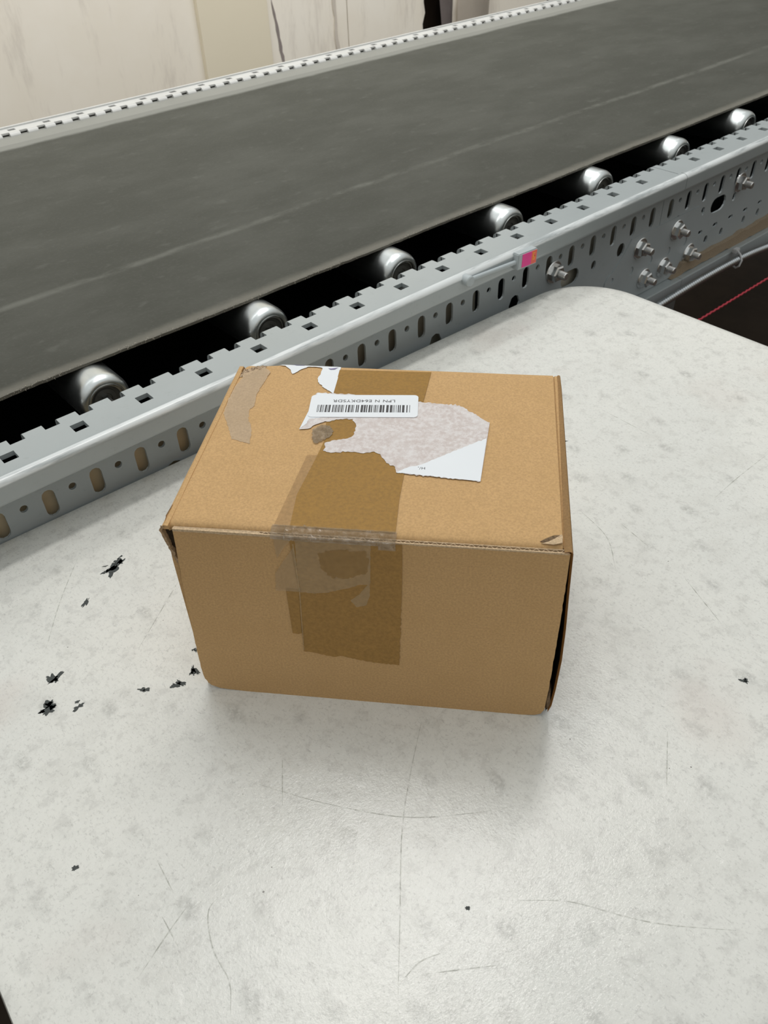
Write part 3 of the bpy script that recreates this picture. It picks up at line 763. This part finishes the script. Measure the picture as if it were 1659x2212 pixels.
# narrow folded border along the lid's left side
bm = bmesh.new(); V_ = []
for i in range(40):
    y_ = .0010 + (.1740 - .0010) * i / 39
    x0_ = .0002 + .0003 * noise.noise(Vector((y_ * 30, 0, 0))); 
    V_.append([bm.verts.new((x0_, y_, .1530)), bm.verts.new((x0_ + .0002, y_, .1548)), bm.verts.new((x0_ + .0018, y_, .1560)), bm.verts.new((x0_ + .0042, y_, .1557)), bm.verts.new((x0_ + .0046, y_, .1530))])
for a, b in zip(V_, V_[1:]):
    for k in range(4): bm.faces.new([a[k], a[k + 1], b[k + 1], b[k]])
bm.faces.new(V_[0]); bm.faces.new(V_[-1][::-1])
from_bm('left_border', bm, M['kraft'], bx, True, 40)
# crumpled back left corner
bm = bmesh.new(); N1 = 26
g = []
for i in range(N1):
    row = []
    for j in range(N1):
        x_ = .0015 + .0195 * i / (N1 - 1); y_ = .1665 + .0200 * j / (N1 - 1)
        q = Vector((x_ * 260, y_ * 200, 0)); edge = min(i, j, N1 - 1 - i, N1 - 1 - j) / 5; edge = min(1, edge)
        wz = .0016 * abs(noise.noise(q)) * 2 + .0008 * noise.noise(q * 2.3)
        cxr = max(0, (.008 - x_) + (y_ - .178)) ; row.append(bm.verts.new((x_ + cxr * .35, y_ - cxr * .25, lid_z(x_, y_) + .0003 - cxr * .25 + wz * edge)))
    g.append(row)
for a, b in zip(g, g[1:]):
    for k in range(N1 - 1): bm.faces.new([a[k], b[k], b[k + 1], a[k + 1]])
t = NT('crumpled_paper'); f_ = t.noise(190, 5, .7, dist=1.5)
M['crumple'] = t.out(t.mix(t.step(f_, .36, .60), (.14, .09, .055), (.60, .45, .30)), .8, 0, t.bump(f_, .8, .0015), .3)
from_bm('crumpled_corner', bm, M['crumple'], bx, True)

# --- flat things stuck on the lid ---
def on_lid(name, poly, m, h, parent=bx, rough=0, seed=1, skip=(), th=.00008):
    poly = rough_poly(poly, .0014, rough, seed, skip) if rough else poly
    return from_bm(name, prism_bm(poly, [], BH + .00025 + h, BH + .00025 + h + th, XY), m, parent)
def on_front(name, poly, m, h, parent=bx, rough=0, seed=1, skip=(), th=.00006):
    poly = rough_poly(poly, .0014, rough, seed, skip) if rough else poly
    return from_bm(name, prism_bm(poly, [], -h - th, -h, XZ), m, parent)
RES = [(.0050,.150),(.0085,.1700),(.0107,.1725),(.0204,.1800),(.0241,.1768),(.0266,.1737),(.026,.166),(.0241,.152),(.0237,.1417),(.0255,.1289),(.0233,.1228),(.0254,.1124),(.031,.099),(.0334,.0841),(.0198,.0882),(.0137,.102),(.0060,.1183),(.005,.1338)]
on_lid('tape_residue', RES, M['residue'], 0, rough=.0004, seed=4, th=.00003)
wide = on_lid('wide_tape', [(.0739,.0753),(.0819,.076),(.0860,.090),(.078,.092),(.1386,.0597),(.1383,.0358),(.1394,.0060),(.0675,.0060),(.07,.034)][:2] + [(.0772,.040),(.0772,.0060),(.0675,.0060),(.07,.034)], M['wide_tape'], .0000)
tape_top = on_lid('packing_tape', [(.0778,.1800),(.1459,.1815),(.1434,.1421),(.1410,.09),(.1386,.0597),(.1383,.0358),(.1394,.0058),(.0772,.0058),(.0754,.0345),(.0800,.070),(.0822,.090),(.0800,.110),(.0785,.147)], M['brown_tape'], .00012)
on_lid('tape_overlap', [(.1363,.1810),(.1459,.1815),(.1434,.1421),(.1384,.1429)], M['brown_tape'], .00022, tape_top)
TA = [(.0313,.1838),(.0333,.1848),(.0407,.1850),(.0509,.1848),(.0747,.1850),(.0782,.1840),(.0787,.1474),(.0763,.1497),(.0702,.155),(.0649,.1619),(.0638,.1677),(.0648,.1721),(.0645,.1814),(.0592,.1827),(.0534,.1823),(.0493,.1786),(.0461,.174),(.0437,.1716),(.0405,.178),(.0359,.1827),(.0327,.1836)]
# the small torn piece bends over the back fold
bm = prism_bm(rough_poly(TA, .0014, .0004, 3, (5,)), [], BH + .0005, BH + .0006, XY)
for v in bm.verts: v.co.z = lid_z(v.co.x, v.co.y) + .00055 + (v.co.z - BH - .0005)
from_bm('torn_label', bm, M['label_white'], bx)
for q in ([(.0405,.1856),(.045,.1850),(.0505,.1852),(.0502,.1844),(.044,.1842)], [(.0690,.1808),(.0710,.1795),(.0740,.1800),(.0765,.1828),(.0745,.1816),(.0712,.1806)]):
    bm = prism_bm(q, [], 0, .0001, XY)
    for v in bm.verts: v.co.z += lid_z(v.co.x, v.co.y) + .0008
    from_bm('pen_mark', bm, M['pen'], bx)
TB = [(.0672,.1478),(.0839,.1478),(.1398,.1414),(.1687,.1393),(.177,.1317),(.1902,.1202),(.1862,.0568),(.165,.0585),(.1335,.0611),(.1322,.0669),(.1262,.0704),(.1219,.0774),(.1168,.0817),(.1102,.0792),(.0997,.0803),(.089,.0781),(.0835,.0799),(.0845,.0838),(.0831,.0885),(.0873,.0914),(.0974,.0946),(.1004,.0978),(.1011,.109),(.0975,.117),(.0891,.1164),(.0777,.1117),(.0734,.1089),(.0684,.1033),(.0631,.1023),(.0651,.123),(.0657,.1296),(.0660,.1428)]
tb = on_lid('torn_label', TB, M['torn'], .0004, rough=.0007, seed=6, skip=(5, 27, 28))
on_lid('intact_paper', [(.1886,.102),(.1862,.0568),(.165,.0585),(.1335,.0611),(.1411,.0676),(.1486,.0704),(.156,.0765),(.1634,.0827),(.1742,.0912)], M['label_white'], .0005, tb, .0005, 8, (0,))
on_lid('intact_paper', [(.0661,.1274),(.0651,.123),(.0631,.1023),(.0662,.1083),(.0674,.1146),(.0766,.1175),(.0779,.124)], M['label_white'], .0005, tb, .0003, 9, (0, 1))
# zigzag cut edge peeping out above the barcode label
zz = [(.0672 + i * .0006, .1470 + (.0006 if i % 2 else 0) - .00022 * i * .2) for i in range(45)] + [(.0940, .130), (.0670, .130)]
on_lid('serrated_edge', zz, M['label_white'], .0005, tb)

LP = [(.0629,.1439),(.139,.1496),(.1419,.1216),(.0667,.1167)]
def bil(s, q):   # s along the label from its left end, q from back to front
    a = Vector(LP[0]).lerp(Vector(LP[1]), s); b = Vector(LP[3]).lerp(Vector(LP[2]), s); return a.lerp(b, q)
# the label is a rectangle turned by a few degrees
LC = Vector(((.0629 + .139 + .1419 + .0667) / 4, (.1439 + .1496 + .1216 + .1167) / 4)); LW, LH = .0757, .0275; LA = math.atan2(.0053, .0755)
lbl = empty('dummy'); bpy.data.objects.remove(lbl)
rp = []
for cx_, cy_, a0 in ((LW / 2 - .003, LH / 2 - .003, 0), (-LW / 2 + .003, LH / 2 - .003, 90), (-LW / 2 + .003, -LH / 2 + .003, 180), (LW / 2 - .003, -LH / 2 + .003, 270)):
    rp += arc(cx_, cy_, .003, a0, a0 + 90, 5)
lab = from_bm('barcode_label', prism_bm(rp, [], 0, .00012, XY), M['label_white'], bx)
lab.location = (LC.x, LC.y, BH + .0010); lab.rotation_euler = (0, 0, LA)
# code bars, read with the box turned round
rb = random.Random(4); bm = bmesh.new(); x_ = -.0322
pat = ''.join(('1' * rb.choice((1, 1, 2, 2, 3, 4)) + '0' * rb.choice((1, 1, 1, 2, 3))) for _ in range(44))
uw = .0650 / len(pat)
i = 0
while i < len(pat):
    if pat[i] == '1':
        j = i
        while j < len(pat) and pat[j] == '1': j += 1
        box_bm(-.0322 + i * uw, -.0322 + (j - .12) * uw, -.0079, .0010, .00012, .00020, bm); i = j
    else: i += 1
from_bm('code_bars', bm, M['ink'], lab)
def text(body, size, loc, rz, parent, name, stretch=1.0):
    cu = bpy.data.curves.new(name, 'FONT'); cu.body = body; cu.size = size; cu.align_x = 'CENTER'; cu.align_y = 'CENTER'; cu.extrude = .00004
    cu.space_character = 1.08
    tmp = bpy.data.objects.new(name, cu); C.objects.link(tmp)
    dg = bpy.context.evaluated_depsgraph_get(); me = bpy.data.meshes.new_from_object(tmp.evaluated_get(dg))
    bpy.data.objects.remove(tmp); me.materials.clear()
    o = link(name, me, M['ink'], parent); o.location = loc; o.rotation_euler = (0, 0, rz); o.scale = (stretch, 1, 1)
    return o
text('LPN N E64DKYSDR', .0046, (.0000, .0062, .00016), math.pi, lab, 'lettering', 1.06)
text('H/,', .0034, (.1490, .0668, BH + .00085), math.pi + R(3), tb, 'lettering', 1.1)

on_lid('glue_patch', [(.0721,.1026),(.0769,.1085),(.0833,.1076),(.0867,.1017),(.0854,.0956),(.0775,.0871),(.0744,.0908)], M['glue'], .0004, bx, .0008, 12, th=.0004)

# front tapes
on_front('packing_tape', [(.0775,.1536),(.1438,.1536),(.1435,.130),(.1427,.1064),(.1401,.0439),(.1286,.0442),(.1174,.0452),(.1078,.0475),(.1026,.0486),(.0958,.0472),(.0839,.0498),(.0765,.0506),(.0788,.1099)], M['front_tape'], .0004, bx, .0004, 5, (0, 1, 2, 11, 12))
on_front('tape_strip', [(.0710,.1106),(.0788,.1099),(.0769,.0688),(.0744,.0676),(.0708,.0681)], M['front_tape'], .00035, bx, .0003, 6, (0, 1, 4))
on_front('clear_tape', [(.081,.1520),(.1257,.1525),(.1244,.1289),(.1232,.1084),(.1207,.1001),(.1147,.0979),(.1111,.1037),(.117,.1098),(.1226,.1187),(.1175,.1182),(.1104,.1145),(.1033,.1119),(.0976,.1093),(.0877,.1078),(.0798,.1080),(.0801,.1332)], M['clear_film'], .0005, bx, .0003, 7)
on_front('clear_tape', [(.0796,.1463),(.0800,.1332),(.0797,.1082),(.0644,.108),(.066,.1234),(.073,.1355)], M['clear_film'], .0005, bx, .0002, 8)
on_front('clear_tape', [(.0680,.1535),(.0789,.1525),(.0735,.1448),(.0685,.1359)], M['clear_film'], .0005, bx, .0002, 9)
on_front('clear_tape', [(.0935,.1427),(.1058,.1465),(.1228,.1462),(.1242,.1391),(.122,.1287),(.1109,.1228),(.1007,.1228),(.0951,.1299)], M['clear_film_haze'], .0006, bx, .001, 10)
on_front('tape_crease', [(.0792,.1490),(.0800,.1490),(.0800,.1100),(.0782,.075),(.0770,.0520),(.0766,.0520),(.0776,.075),(.0793,.1100)], M['clear_film'], .0007, bx)
# crinkled clear tape wrapped over the front edge
def crinkle(x0, x1, seed, front_drop, amp):
    bm = bmesh.new(); rows = []
    n = int((x1 - x0) / .0005)
    sec = [(.0068, BH + .0006), (.0046, BH + .0004), (.0034, BH - .0006), (.0016, BH - .0010), (-.0004, BH - .0014), (-.0011, BH - .0030), (-.0010, BH - front_drop)]
    for i in range(n + 1):
        x_ = x0 + (x1 - x0) * i / n; row = []
        for j, (y_, z_) in enumerate(sec):
            q = Vector((x_ * 330, j * .55, seed)); d = noise.noise(q) + .5 * noise.noise(q * 2.1)
            k_ = amp * (.25 if j in (0, 6) else 1)
            row.append(bm.verts.new((x_ + .0006 * noise.noise(q * .8), y_ - d * k_ * .4, z_ + abs(d) * k_ * .6)))
        rows.append(row)
    for a, b in zip(rows, rows[1:]):
        for k in range(len(sec) - 1): bm.faces.new([a[k], a[k + 1], b[k + 1], b[k]])
    return from_bm('crinkled_tape', bm, M['crinkle'], bx, True)
crinkle(.0745, .1305, 1, .0045, .0032)
crinkle(.1300, .1400, 4, .0075, .0010)
crinkle(.0665, .0750, 7, .0040, .0010)
# torn fold at the front right of the lid
from_bm('torn_slit', prism_bm([(.2215,.0062),(.2245,.0088),(.2290,.0118),(.2338,.0128),(.2339,.0095),(.2300,.0078),(.2255,.0056)], [], BH + .0002, BH + .0005, XY), M['kraft_inner'], bx)
bm = prism_bm([(.2222,.0050),(.2260,.0062),(.2300,.0090),(.2335,.0124),(.2342,.0110),(.2338,.0052),(.2290,.0040)], [], BH + .0004, BH + .0009, XY)
for v in bm.verts: v.co.z += (v.co.x - .222) * .09 - .0006
from_bm('torn_tab', bm, M['kraft_edge'], bx)
